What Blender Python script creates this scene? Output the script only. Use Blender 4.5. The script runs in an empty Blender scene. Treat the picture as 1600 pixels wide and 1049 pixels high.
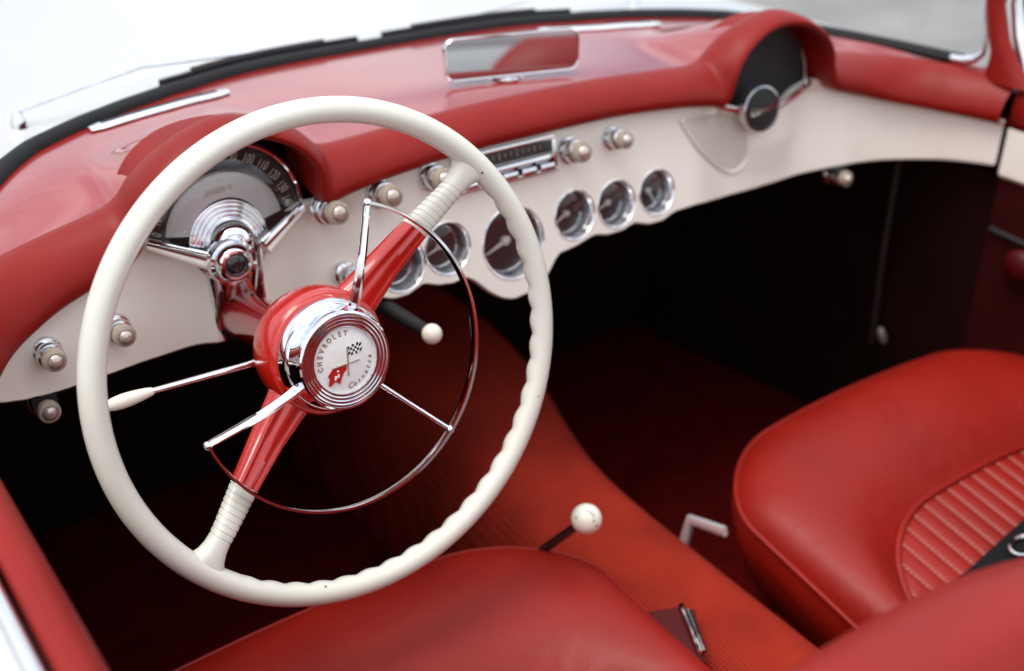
import bpy, bmesh, math, random
import numpy as np
from mathutils import Vector, Matrix
random.seed(4)
S = bpy.context.scene
COL = S.collection
R_ = math.radians

# ------------------------------------------------------------------ camera, sky, sun, exposure
# metres; the steering wheel's centre is the origin, X to the passenger's side, Y to the bonnet, Z up
CAM = np.array([-0.3934, -0.7855, 0.5078])
YAW, PIT, ROL = 0.62782, 0.50822, 0.012576
FPX = 1854.0
cy, sy, cp, sp = math.cos(YAW), math.sin(YAW), math.cos(PIT), math.sin(PIT)
_r = np.array([cy, -sy, 0]); FW = np.array([sy*cp, cy*cp, -sp]); _u = np.array([sy*sp, cy*sp, cp])
RT = math.cos(ROL)*_r + math.sin(ROL)*_u
UP = -math.sin(ROL)*_r + math.cos(ROL)*_u
cd = bpy.data.cameras.new('camera'); cam = bpy.data.objects.new('camera', cd); COL.objects.link(cam)
cam.matrix_world = Matrix(((RT[0], UP[0], -FW[0], CAM[0]), (RT[1], UP[1], -FW[1], CAM[1]), (RT[2], UP[2], -FW[2], CAM[2]), (0, 0, 0, 1)))
cd.sensor_width = 36; cd.lens = FPX/1600*36; cd.clip_end = 500; cd.clip_start = 0.02
cd.dof.use_dof = True; cd.dof.focus_distance = 0.985; cd.dof.aperture_fstop = 3.4
cd.dof.aperture_blades = 0
S.camera = cam

W = bpy.data.worlds.new("World"); S.world = W; W.use_nodes = True
nt = W.node_tree; bg = nt.nodes['Background']
SUN_EL, SUN_AZ = R_(68), R_(-85)      # azimuth measured from +Y towards +X
sky = nt.nodes.new('ShaderNodeTexSky'); sky.sky_type = 'NISHITA'; sky.sun_disc = False
sky.sun_elevation = SUN_EL; sky.sun_rotation = SUN_AZ; sky.air_density = 1.0; sky.dust_density = 1.5
tc = nt.nodes.new('ShaderNodeTexCoord'); mp = nt.nodes.new('ShaderNodeMapping'); mp.inputs['Scale'].default_value = (1, 1, 2.0)
nz = nt.nodes.new('ShaderNodeTexNoise'); nz.inputs['Scale'].default_value = 2.0; nz.inputs['Detail'].default_value = 4; nz.inputs['Roughness'].default_value = .58
cr = nt.nodes.new('ShaderNodeValToRGB'); cr.color_ramp.elements[0].position = .30; cr.color_ramp.elements[1].position = .64
mx = nt.nodes.new('ShaderNodeMix'); mx.data_type = 'RGBA'
mx.inputs[7].default_value = (10.5, 10.8, 11.2, 1)
nt.links.new(tc.outputs['Generated'], mp.inputs[0]); nt.links.new(mp.outputs[0], nz.inputs['Vector'])
nt.links.new(nz.outputs['Fac'], cr.inputs[0]); nt.links.new(cr.outputs[0], mx.inputs[0])
sx_ = nt.nodes.new('ShaderNodeSeparateXYZ'); mrz = nt.nodes.new('ShaderNodeMapRange')
mrz.inputs[1].default_value = 0; mrz.inputs[2].default_value = 1; mrz.inputs[3].default_value = .50; mrz.inputs[4].default_value = 1.3
cm = nt.nodes.new('ShaderNodeMix'); cm.data_type = 'RGBA'; cm.blend_type = 'MULTIPLY'; cm.inputs[0].default_value = 1
cm.inputs[6].default_value = (11.5, 11.7, 12.0, 1)      # a cloudy sky is brighter overhead than at the horizon
nt.links.new(tc.outputs['Generated'], sx_.inputs[0]); nt.links.new(sx_.outputs[2], mrz.inputs[0]); nt.links.new(mrz.outputs[0], cm.inputs[7]); nt.links.new(cm.outputs[2], mx.inputs[7])
nt.links.new(sky.outputs[0], mx.inputs[6]); nt.links.new(mx.outputs[2], bg.inputs[0])
bg.inputs[1].default_value = 0.1
sl = bpy.data.lights.new('sun', 'SUN'); sl.energy = 1.3; sl.angle = R_(28); sl.color = (1, .96, .9)
so = bpy.data.objects.new('sun', sl); COL.objects.link(so)
sd = Vector((math.sin(SUN_AZ)*math.cos(SUN_EL), math.cos(SUN_AZ)*math.cos(SUN_EL), math.sin(SUN_EL)))
so.rotation_euler = sd.to_track_quat('Z', 'Y').to_euler()
S.view_settings.view_transform = 'Standard'; S.view_settings.look = 'None'; S.view_settings.exposure = 0.80; S.view_settings.gamma = 1
S.render.engine = 'CYCLES'; S.cycles.max_bounces = 8; S.cycles.glossy_bounces = 5; S.cycles.transparent_max_bounces = 10
S.cycles.use_denoising = True

# ------------------------------------------------------------------ measuring helpers (a ray of the survey photo onto a real plane)
def ray(px, py):
    return (px-800)/FPX*RT - (py-524.5)/FPX*UP + FW
def on_plane(px, py, N, c):
    d = ray(px, py); N = np.array(N, float); k = (c-N@CAM)/(N@d); return CAM+k*d
PN, PC = (0, 1, -.22), .205            # the dashboard panel's plane
def on_panel(px, py): return on_plane(px, py, PN, PC)
MID = .368                            # the car's centre line

# ------------------------------------------------------------------ mesh helpers
class MB:
    def __init__(s): s.v = []; s.f = []
    def add(s, V, F):
        o = len(s.v); s.v += [tuple(map(float, q)) for q in V]; s.f += [tuple(i+o for i in f) for f in F]; return s
    def loft(s, rings, closed=False, cap0=False, cap1=False, loop=False):
        n = len(rings[0]); V = [q for r in rings for q in r]; F = []
        m = len(rings)
        for i in range(m if loop else m-1):
            a, b = i*n, ((i+1) % m)*n
            for j in range(n if closed else n-1):
                k = (j+1) % n
                F.append((a+j, a+k, b+k, b+j))
        if cap0: F.append(tuple(range(n-1, -1, -1)))
        if cap1: F.append(tuple((m-1)*n+j for j in range(n)))
        return s.add(V, F)
    def lathe(s, prof, M=None, n=32, caps=True):
        # prof: (r, h) along local +Z
        rings = []
        for r, h in prof:
            rings.append([(r*math.cos(2*math.pi*j/n), r*math.sin(2*math.pi*j/n), h) for j in range(n)])
        if M is not None: rings = [[tuple(M @ Vector(q)) for q in r] for r in rings]
        return s.loft(rings, True, caps and prof[0][0] > 1e-6, caps and prof[-1][0] > 1e-6)
    def tube(s, P, r, n=10, closed=False, caps=True, up=(0, 0, 1), sec=None):
        P = [np.array(q, float) for q in P]; m = len(P)
        rad = r if hasattr(r, '__len__') else [r]*m
        rings = []; prev = None
        for i in range(m):
            if closed: t = P[(i+1) % m]-P[i-1]
            else: t = P[min(i+1, m-1)]-P[max(i-1, 0)]
            t = t/np.linalg.norm(t)
            if prev is None:
                u = np.cross(t, np.array(up, float))
                if np.linalg.norm(u) < 1e-4: u = np.cross(t, np.array([1, 0, 0.]))
                u /= np.linalg.norm(u)
            else:
                u = prev-t*(prev@t); u /= np.linalg.norm(u)
            prev = u; w = np.cross(t, u)
            if sec is None:
                rings.append([P[i]+rad[i]*(u*math.cos(2*math.pi*j/n)+w*math.sin(2*math.pi*j/n)) for j in range(n)])
            else:
                rings.append([P[i]+rad[i]*(u*a+w*b) for a, b in sec])
        return s.loft(rings, True, caps and not closed, caps and not closed, loop=closed)
    def box(s, c, d, M=None, b=0):
        bm = bmesh.new(); bmesh.ops.create_cube(bm, size=1)
        for v in bm.verts: v.co = Vector((v.co.x*d[0]+c[0], v.co.y*d[1]+c[1], v.co.z*d[2]+c[2]))
        if b: bmesh.ops.bevel(bm, geom=bm.edges[:], offset=b, segments=2, affect='EDGES', profile=.6)
        bm.verts.index_update()
        V = [M @ v.co if M is not None else v.co for v in bm.verts]; F = [[q.index for q in f.verts] for f in bm.faces]
        bm.free(); return s.add(V, F)
    def ball(s, c, r, n=20, sc=(1, 1, 1), M=None):
        bm = bmesh.new(); bmesh.ops.create_uvsphere(bm, u_segments=n, v_segments=n//2+2, radius=r)
        bm.verts.index_update()
        V = [Vector((v.co.x*sc[0], v.co.y*sc[1], v.co.z*sc[2])) for v in bm.verts]
        V = [(M @ v if M is not None else v)+Vector(c) for v in V]
        F = [[q.index for q in f.verts] for f in bm.faces]; bm.free(); return s.add(V, F)
    def plate(s, outline, M, th):
        n = len(outline)
        V = [M @ Vector((a, b, 0)) for a, b in outline]+[M @ Vector((a, b, th)) for a, b in outline]
        F = [tuple(range(n-1, -1, -1)), tuple(range(n, 2*n))]+[(i, (i+1) % n, n+(i+1) % n, n+i) for i in range(n)]
        return s.add(V, F)
    def mesh(s, name):
        me = bpy.data.meshes.new(name); me.from_pydata(s.v, [], s.f); me.validate()
        bm = bmesh.new(); bm.from_mesh(me); bmesh.ops.remove_doubles(bm, verts=bm.verts, dist=1e-6)
        bmesh.ops.recalc_face_normals(bm, faces=bm.faces); bm.to_mesh(me); bm.free(); return me

def flatshade(me, ang=38):
    me.polygons.foreach_set('use_smooth', [True]*len(me.polygons))
    try: me.set_sharp_from_angle(angle=R_(ang))
    except Exception: pass

def link(name, me, mat, parent=None, M=None, ang=38, label=None, sub=0):
    if isinstance(me, MB): me = me.mesh(name)
    if not me.materials: me.materials.append(mat)
    flatshade(me, ang)
    o = bpy.data.objects.new(name, me); COL.objects.link(o)
    if parent: o.parent = parent
    if M is None: M = Matrix.Identity(4)
    if parent and parent.get('_world'): M = Matrix.Translation(-Vector(parent['_world'])) @ M
    o.matrix_basis = M
    if label: o['label'] = label
    if sub:
        md = o.modifiers.new('smooth', 'SUBSURF'); md.levels = sub; md.render_levels = sub
    return o

def thing(name, label, cat, loc=(0, 0, 0), group=None, M=None):
    o = bpy.data.objects.new(name, None); COL.objects.link(o); o.empty_display_size = .05
    if M is None: o.location = loc; o['_world'] = list(map(float, loc))
    else: o.matrix_basis = M
    o['label'] = label; o['category'] = cat
    if group: o['group'] = group
    return o

def frame(p, z, x=(1, 0, 0)):
    z = Vector(z).normalized(); x = Vector(x); x = (x-z*x.dot(z)).normalized(); y = z.cross(x)
    return Matrix(((x.x, y.x, z.x, p[0]), (x.y, y.y, z.y, p[1]), (x.z, y.z, z.z, p[2]), (0, 0, 0, 1)))

def text_mesh(s, size, th=.0003, shear=0, sx=1.0, bold=0):
    cu = bpy.data.curves.new('txt', 'FONT'); cu.body = s; cu.size = size; cu.extrude = th; cu.shear = shear
    cu.align_x = 'CENTER'; cu.align_y = 'CENTER'; cu.resolution_u = 3; cu.offset = bold
    o = bpy.data.objects.new('txt', cu); COL.objects.link(o)
    bpy.context.view_layer.update()
    me = o.evaluated_get(bpy.context.evaluated_depsgraph_get()).to_mesh()
    V = [(v.co.x*sx, v.co.y, v.co.z) for v in me.vertices]; F = [tuple(p.vertices) for p in me.polygons]
    bpy.data.objects.remove(o); bpy.data.curves.remove(cu)
    return V, F

def spline(P, n):
    """Catmull-Rom through rows of P, n steps per span."""
    P = np.array(P, float); m = len(P); out = []
    for i in range(m-1):
        p0 = P[i-1] if i else 2*P[0]-P[1]; p1, p2 = P[i], P[i+1]; p3 = P[i+2] if i+2 < m else 2*P[-1]-P[-2]
        # centripetal-ish tension for uneven knots
        for k in range(n):
            t = k/n
            out.append(.5*((2*p1)+(-p0+p2)*t+(2*p0-5*p1+4*p2-p3)*t*t+(-p0+3*p1-3*p2+p3)*t**3))
    out.append(P[-1]); return np.array(out)

def smooth01(t): t = max(0., min(1., t)); return t*t*(3-2*t)

# ------------------------------------------------------------------ materials
def mat(name, col, rough=.5, metal=0, coat=0, coat_r=.05, spec=.5, bump=None, vary=None, sheen=0):
    m = bpy.data.materials.new(name); m.use_nodes = True; t = m.node_tree; b = t.nodes['Principled BSDF']
    b.inputs['Base Color'].default_value = (*col, 1); b.inputs['Roughness'].default_value = rough; b.inputs['Metallic'].default_value = metal
    b.inputs['Coat Weight'].default_value = coat; b.inputs['Coat Roughness'].default_value = coat_r
    b.inputs['Specular IOR Level'].default_value = spec
    if sheen: b.inputs['Sheen Weight'].default_value = sheen
    tcn = t.nodes.new('ShaderNodeTexCoord')
    if vary:
        sc, amt, det = vary
        n1 = t.nodes.new('ShaderNodeTexNoise'); n1.inputs['Scale'].default_value = sc; n1.inputs['Detail'].default_value = det
        t.links.new(tcn.outputs['Object'], n1.inputs['Vector'])
        r = t.nodes.new('ShaderNodeValToRGB'); r.color_ramp.elements[0].position = .3; r.color_ramp.elements[1].position = .7
        r.color_ramp.elements[0].color = (*[c*(1-amt) for c in col], 1); r.color_ramp.elements[1].color = (*[min(1, c*(1+amt*.6)) for c in col], 1)
        t.links.new(n1.outputs['Fac'], r.inputs[0]); t.links.new(r.outputs[0], b.inputs['Base Color'])
        mr = t.nodes.new('ShaderNodeMapRange'); mr.inputs[3].default_value = rough*.85; mr.inputs[4].default_value = min(1, rough*1.18)
        t.links.new(n1.outputs['Fac'], mr.inputs[0]); t.links.new(mr.outputs[0], b.inputs['Roughness'])
    if bump:
        kind, sc, st = bump
        if kind == 'noise':
            n2 = t.nodes.new('ShaderNodeTexNoise'); n2.inputs['Scale'].default_value = sc; n2.inputs['Detail'].default_value = 4; out = n2.outputs['Fac']
        else:
            n2 = t.nodes.new('ShaderNodeTexVoronoi'); n2.inputs['Scale'].default_value = sc; out = n2.outputs['Distance']
        t.links.new(tcn.outputs['Object'], n2.inputs['Vector'])
        bp = t.nodes.new('ShaderNodeBump'); bp.inputs['Strength'].default_value = st; bp.inputs['Distance'].default_value = .001
        t.links.new(out, bp.inputs['Height']); t.links.new(bp.outputs[0], b.inputs['Normal'])
    return m

RED_PAINT = mat('red_enamel', (.52, .011, .004), .28, 0, 1, .03, vary=(6, .06, 3))
RED_COWL = mat('red_cowl_lacquer', (.29, .008, .005), .22, 0, .75, .05, .6, vary=(5, .10, 3), bump=('noise', 9, .03))
RED_PAD = mat('red_padded_vinyl', (.225, .0060, .0024), .44, 0, 0, spec=.25, vary=(14, .10, 4), bump=('voronoi', 900, .12))
RED_SEAT = mat('red_leather', (.24, .0078, .0032), .45, 0, 0, spec=.31, vary=(9, .14, 5), bump=('voronoi', 700, .22))
RED_PIPE = mat('red_piping', (.33, .011, .009), .4, vary=(30, .1, 3))
RED_DARK = mat('dark_red_vinyl', (.055, .004, .0035), .5, vary=(12, .2, 3))
MAROON = mat('maroon_lacquer', (.06, .0022, .0035), .4, 0, 0, spec=.22)
WHITE_DASH = mat('ivory_dash_paint', (.86, .805, .705), .40, 0, .15, .2, .4, vary=(8, .03, 3))
WHITE_BODY = mat('white_body_paint', (.49, .492, .487), .25, 0, .6, .04)
IVORY = mat('ivory_plastic', (.70, .685, .595), .30, 0, .3, .15, .5, vary=(20, .03, 4), bump=('noise', 60, .03))
IVORY2 = mat('ivory_knob', (.80, .74, .62), .25, 0, .4, .08)
CHROME = mat('chrome', (.86, .87, .89), .055, 1, vary=(40, .05, 4))
CHROME_B = mat('worn_chrome', (.78, .79, .81), .14, 1, vary=(60, .12, 5))
BLACK_RUB = mat('black_rubber', (.007, .007, .008), .6, spec=.25, vary=(40, .2, 3))
BLACK = mat('black_crackle', (.008, .008, .009), .6)
BLACK_GLOSS = mat('black_gloss', (.01, .01, .011), .15, 0, .5)
DIAL = mat('dial_black', (.010, .010, .011), .35)
DIAL_IN = mat('dial_reflection_grey', (.55, .55, .54), .45, .2, vary=(8, .12, 2))  # silver dish, its grey lightened to stand in for sky reflected in the glass
DIAL_GREY = mat('gauge_face', (.022, .021, .022), .30, 0, .2)
NUMER = mat('dial_figures', (.50, .46, .36), .5)
NEEDLE = mat('pale_needle', (.72, .68, .62), .4)
CARPET_SHADED = mat('shaded_carpet', (.062, .0018, .0016), .95, spec=.04, vary=(30, .3, 4), bump=('noise', 500, .6))  # red carpet with the footwell's shade put into its base colour
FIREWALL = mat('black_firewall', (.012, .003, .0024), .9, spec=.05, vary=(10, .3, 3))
KNOB_TAN = mat('tan_knob', (.36, .29, .22), .2, 0, .7, .04)
PEARL = mat('pearl_cap', (.55, .46, .40), .14, .5, .8, .03)
THREAD = mat('pale_thread', (.55, .22, .17), .8, spec=.1)
COLUMN_RED = mat('column_red', (.24, .004, .005), .2, 0, 1, .03)
SILL = mat('dull_sill_metal', (.20, .14, .13), .35, .4)
STRIP = mat('brown_strip', (.022, .012, .011), .5)
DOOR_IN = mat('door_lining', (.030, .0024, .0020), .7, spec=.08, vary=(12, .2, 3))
SATIN = mat('satin_metal', (.88, .89, .90), .24, .55)
BELT = mat('black_webbing', (.008, .008, .009), .8, spec=.1, bump=('noise', 600, .4))
EMB_WHITE = mat('emblem_white', (.74, .73, .70), .3, 0, .6, .03, vary=(200, .04, 3))
GOLD = mat('gold_lettering', (.42, .30, .20), .35, .6)
EMB_RED = mat('emblem_red', (.42, .01, .012), .25, 0, .6)

RED_COWL.node_tree.nodes['Principled BSDF'].inputs['Coat IOR'].default_value = 1.8

def specks(m, sc, keep):
    t = m.node_tree; b = t.nodes['Principled BSDF']; tcn = [n for n in t.nodes if n.type == 'TEX_COORD'][0]
    src = b.inputs['Base Color'].links[0].from_socket
    v = t.nodes.new('ShaderNodeTexVoronoi'); v.inputs['Scale'].default_value = sc
    t.links.new(tcn.outputs['Object'], v.inputs['Vector'])
    lt_ = t.nodes.new('ShaderNodeMath'); lt_.operation = 'LESS_THAN'; lt_.inputs[1].default_value = .10
    sx = t.nodes.new('ShaderNodeSeparateColor'); g_ = t.nodes.new('ShaderNodeMath'); g_.operation = 'GREATER_THAN'; g_.inputs[1].default_value = keep
    an = t.nodes.new('ShaderNodeMath'); an.operation = 'MULTIPLY'
    mxn = t.nodes.new('ShaderNodeMix'); mxn.data_type = 'RGBA'; mxn.inputs[7].default_value = (.12, .09, .06, 1)
    t.links.new(v.outputs['Distance'], lt_.inputs[0]); t.links.new(v.outputs['Color'], sx.inputs[0]); t.links.new(sx.outputs[0], g_.inputs[0])
    t.links.new(lt_.outputs[0], an.inputs[0]); t.links.new(g_.outputs[0], an.inputs[1]); t.links.new(an.outputs[0], mxn.inputs[0])
    t.links.new(src, mxn.inputs[6]); t.links.new(mxn.outputs[2], b.inputs['Base Color'])
specks(IVORY, 70, .90)

def creases(m, sc, st):
    t = m.node_tree; b = t.nodes['Principled BSDF']; tcn = [n for n in t.nodes if n.type == 'TEX_COORD'][0]
    old = b.inputs['Normal'].links[0].from_node
    n = t.nodes.new('ShaderNodeTexNoise'); n.inputs['Scale'].default_value = sc; n.inputs['Detail'].default_value = 3; n.inputs['Distortion'].default_value = .8
    t.links.new(tcn.outputs['Object'], n.inputs['Vector'])
    bp = t.nodes.new('ShaderNodeBump'); bp.inputs['Strength'].default_value = st; bp.inputs['Distance'].default_value = .012
    t.links.new(n.outputs['Fac'], bp.inputs['Height']); t.links.new(bp.outputs[0], old.inputs['Normal'])
creases(RED_SEAT, 9, .30); creases(RED_PAD, 7, .10)

def glass_mat(name, tint=(1, 1, 1), refl=1.0):
    m = bpy.data.materials.new(name); m.use_nodes = True; t = m.node_tree
    for n in list(t.nodes):
        if n.type != 'OUTPUT_MATERIAL': t.nodes.remove(n)
    out = t.nodes['Material Output']
    tr = t.nodes.new('ShaderNodeBsdfTransparent'); tr.inputs[0].default_value = (*tint, 1)
    gl = t.nodes.new('ShaderNodeBsdfGlossy'); gl.inputs['Roughness'].default_value = .01
    lw = t.nodes.new('ShaderNodeLayerWeight'); lw.inputs[0].default_value = .5      # facing term, the same from both sides
    pw = t.nodes.new('ShaderNodeMath'); pw.operation = 'POWER'; pw.inputs[1].default_value = 5
    mu = t.nodes.new('ShaderNodeMath'); mu.operation = 'MULTIPLY_ADD'; mu.inputs[1].default_value = .90*refl; mu.inputs[2].default_value = .045*refl; mu.use_clamp = True
    mi = t.nodes.new('ShaderNodeMixShader')
    t.links.new(lw.outputs['Facing'], pw.inputs[0]); t.links.new(pw.outputs[0], mu.inputs[0])
    t.links.new(mu.outputs[0], mi.inputs[0]); t.links.new(tr.outputs[0], mi.inputs[1]); t.links.new(gl.outputs[0], mi.inputs[2])
    t.links.new(mi.outputs[0], out.inputs[0]); return m
GLASS = glass_mat('windscreen_glass', (.97, .985, .98), .6)
DIAL_GLASS = glass_mat('dial_glass', (.95, .95, .95), 1.3)
MIRROR = mat('mirror_silver', (.62, .64, .65), .02, 1)

def carpet_mat():
    m = mat('orange_red_carpet', (.36, .035, .012), .9, spec=.15)
    t = m.node_tree; b = t.nodes['Principled BSDF']; tcn = [n for n in t.nodes if n.type == 'TEX_COORD'][0]
    w = []
    for rot, ax in ((0, 'X'), (0, 'Y')):
        wv = t.nodes.new('ShaderNodeTexWave'); wv.wave_type = 'BANDS'; wv.bands_direction = ax; wv.inputs['Scale'].default_value = 72
        wv.inputs['Distortion'].default_value = 1.2; wv.inputs['Detail'].default_value = 1; wv.inputs['Detail Scale'].default_value = 2
        t.links.new(tcn.outputs['Object'], wv.inputs['Vector']); w.append(wv)
    mul = t.nodes.new('ShaderNodeMath'); mul.operation = 'MULTIPLY'
    t.links.new(w[0].outputs['Fac'], mul.inputs[0]); t.links.new(w[1].outputs['Fac'], mul.inputs[1])
    n1 = t.nodes.new('ShaderNodeTexNoise'); n1.inputs['Scale'].default_value = 11; n1.inputs['Detail'].default_value = 5
    t.links.new(tcn.outputs['Object'], n1.inputs['Vector'])
    add = t.nodes.new('ShaderNodeMath'); add.operation = 'MULTIPLY_ADD'; add.inputs[1].default_value = .8
    t.links.new(mul.outputs[0], add.inputs[0]); t.links.new(n1.outputs['Fac'], add.inputs[2])
    r = t.nodes.new('ShaderNodeValToRGB'); r.color_ramp.elements[0].position = .3; r.color_ramp.elements[1].position = .9
    r.color_ramp.elements[0].color = (.14, .0085, .0045, 1); r.color_ramp.elements[1].color = (.31, .023, .0095, 1)
    t.links.new(add.outputs[0], r.inputs[0]); t.links.new(r.outputs[0], b.inputs['Base Color'])
    bp = t.nodes.new('ShaderNodeBump'); bp.inputs['Strength'].default_value = .5; bp.inputs['Distance'].default_value = .001
    t.links.new(mul.outputs[0], bp.inputs['Height']); t.links.new(bp.outputs[0], b.inputs['Normal'])
    return m
CARPET = carpet_mat()

def asphalt_mat():
    m = mat('asphalt', (.13, .13, .135), .9, spec=.2)
    t = m.node_tree; b = t.nodes['Principled BSDF']; tcn = [n for n in t.nodes if n.type == 'TEX_COORD'][0]
    n1 = t.nodes.new('ShaderNodeTexNoise'); n1.inputs['Scale'].default_value = 2.2; n1.inputs['Detail'].default_value = 8
    n2 = t.nodes.new('ShaderNodeTexNoise'); n2.inputs['Scale'].default_value = 90; n2.inputs['Detail'].default_value = 3
    ad = t.nodes.new('ShaderNodeMath'); ad.operation = 'MULTIPLY_ADD'; ad.inputs[1].default_value = .35
    for n in (n1, n2): t.links.new(tcn.outputs['Object'], n.inputs['Vector'])
    t.links.new(n2.outputs['Fac'], ad.inputs[0]); t.links.new(n1.outputs['Fac'], ad.inputs[2])
    r = t.nodes.new('ShaderNodeValToRGB'); r.color_ramp.elements[0].position = .4; r.color_ramp.elements[1].position = .9
    r.color_ramp.elements[0].color = (.15, .15, .15, 1); r.color_ramp.elements[1].color = (.26, .258, .25, 1)
    t.links.new(ad.outputs[0], r.inputs[0]); t.links.new(r.outputs[0], b.inputs['Base Color']); return m
ASPHALT = asphalt_mat()

def perforated_mat():
    m = mat('perforated_grille', (.50, .45, .40), .5)
    t = m.node_tree; b = t.nodes['Principled BSDF']; tcn = [n for n in t.nodes if n.type == 'TEX_COORD'][0]
    v = t.nodes.new('ShaderNodeTexVoronoi'); v.inputs['Scale'].default_value = 420; v.inputs['Randomness'].default_value = 0
    t.links.new(tcn.outputs['Object'], v.inputs['Vector'])
    r = t.nodes.new('ShaderNodeValToRGB'); r.color_ramp.elements[0].position = .28; r.color_ramp.elements[1].position = .42
    r.color_ramp.elements[0].color = (.50, .46, .40, 1); r.color_ramp.elements[1].color = (.62, .57, .49, 1)
    t.links.new(v.outputs['Distance'], r.inputs[0]); t.links.new(r.outputs[0], b.inputs['Base Color']); return m
GRILLE = perforated_mat()

# ------------------------------------------------------------------ the road
g = MB().add([(-150, -150, -.85), (150, -150, -.85), (150, 150, -.85), (-150, 150, -.85)], [(0, 1, 2, 3)])
road = link('asphalt_road', g, ASPHALT); road['kind'] = 'structure'; road['label'] = 'grey asphalt road surface beside the car'; road['category'] = 'road'

# ------------------------------------------------------------------ dashboard curves: (a, y, z) with a = distance from the centre line
BN = [(0, .219, .066), (.10, .219, .065), (.19, .217, .059), (.245, .215, .052), (.270, .213, .047),
      (.279, .210, .058), (.283, .207, .086), (.300, .207, .110), (.332, .207, .126), (.368, .207, .131), (.405, .207, .126), (.434, .206, .110),
      (.450, .206, .087), (.457, .209, .058), (.466, .2125, .041), (.482, .2115, .031), (.505, .210, .023), (.54, .209, .014), (.58, .20, .004),
      (.615, .165, -.003), (.64, .112, -.005), (.656, .0585, -.006)]
TN = [(0, .25, .101), (.10, .25, .100), (.19, .25, .095), (.238, .25, .0925), (.256, .25, .0935),
      (.268, .25, .098), (.282, .25, .109), (.304, .25, .124), (.336, .25, .134), (.366, .25, .137), (.396, .25, .130), (.424, .25, .119),
      (.448, .25, .102), (.461, .25, .087), (.474, .25, .078), (.492, .25, .0725), (.515, .25, .067), (.556, .247, .060), (.602, .235, .054),
      (.645, .195, .051), (.676, .135, .049), (.692, .060, .048)]
GN = [(0, .555, .085), (.10, .555, .085), (.18, .55, .085), (.23, .54, .085), (.25, .534, .085),
      (.265, .529, .085), (.28, .523, .085), (.305, .513, .086), (.335, .50, .086), (.366, .487, .086), (.396, .474, .085), (.424, .462, .084),
      (.448, .449, .083), (.463, .441, .082), (.478, .433, .081), (.50, .418, .080), (.525, .395, .077), (.566, .345, .071), (.612, .27, .064),
      (.648, .20, .058), (.676, .145, .053), (.694, .07, .049)]
def full(nodes, n=6):
    h = spline(nodes, n)
    L = [(MID-a, y, z) for a, y, z in h[::-1]]; Rr = [(MID+a, y, z) for a, y, z in h[1:]]
    return np.array(L+Rr)
FB, FT, FG = full(BN), full(TN), full(GN)
NP = len(FB)
def ease(F):
    out = F.copy()
    for i in range(len(F)):
        k = int(min(9, i, len(F)-1-i)*smooth01((abs(F[i][0]-MID)-.47)/.03))
        if k > 0: out[i] = F[i-k:i+k+1].mean(0)
    return out
FB, FT, FG = ease(FB), ease(FT), ease(FG)

dash = thing('dashboard', 'white and red dashboard with chrome knobs and round gauges', 'dashboard', (MID, .22, -.05))

# ---- padded roll: one loft from the lip, round the front, up to the crease
def outdir(i):
    t = FB[min(i+1, NP-1)]-FB[max(i-1, 0)]; n = np.array([-t[2], 0, t[0]]); return n/(np.linalg.norm(n)+1e-9)
OD = np.array([outdir(i) for i in range(NP)])
OD = np.array([OD[max(0, i-5):i+6].mean(0) for i in range(NP)]); OD /= np.linalg.norm(OD, axis=1)[:, None]
rings = []
for i in range(NP):
    B, T = FB[i], FT[i]; a = abs(B[0]-MID)
    n = OD[i]; w = smooth01((a-.515)/.125)       # wrapping to the door: the roll then faces the middle of the car
    arch = smooth01(1-abs(a-.368)/.11)
    side = -np.sign(B[0]-MID)
    fwd = np.array([side*w, -(1-w), 0.]); fwd /= np.linalg.norm(fwd)
    n = n*(1-w)+np.array([0, 0, 1.])*w; n /= np.linalg.norm(n)
    f1, f2, o1, o2 = .044-.018*arch, .034-.016*arch, -.004+.014*arch, .020+.006*arch
    c1 = B+fwd*f1+n*o1; c2 = T+fwd*f2+n*o2
    ring = [B-fwd*.07+n*(.004), B-fwd*.035+n*.002, B-fwd*.010]
    for k in range(15):
        t = k/14; ring.append((1-t)**3*B+3*(1-t)**2*t*c1+3*(1-t)*t*t*c2+t**3*T)
    ring.append(T-n*.006-fwd*.003)
    rings.append(ring)
link('dash_pad', MB().loft(rings), RED_PAD, dash, ang=60)
# crease welt where the pad meets the painted cowl
# ---- cowl
cowl_r = []
for i in range(NP):
    T, G = FT[i], FG[i]; r = []
    t0 = T+np.array([0, -.002, -.004])
    for k in range(12):
        t = k/11; e = t+.0
        p = t0*(1-e)+G*e
        h = smooth01(t*1.6)                      # falls quickly behind the pods, then runs flat
        z = t0[2]*(1-h)+G[2]*h
        z += .010*math.sin(math.pi*t)*max(0, 1-abs(T[0]-MID)/.62)
        r.append((p[0], p[1], z))
    cowl_r.append(r)
COWL_R = cowl_r
def cowl_z(x, y):
    best = None
    i = int(np.argmin([abs(r[5][0]-x) for r in COWL_R])); r = COWL_R[i]
    return float(np.interp(y, [q[1] for q in r], [q[2] for q in r]))

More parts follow.
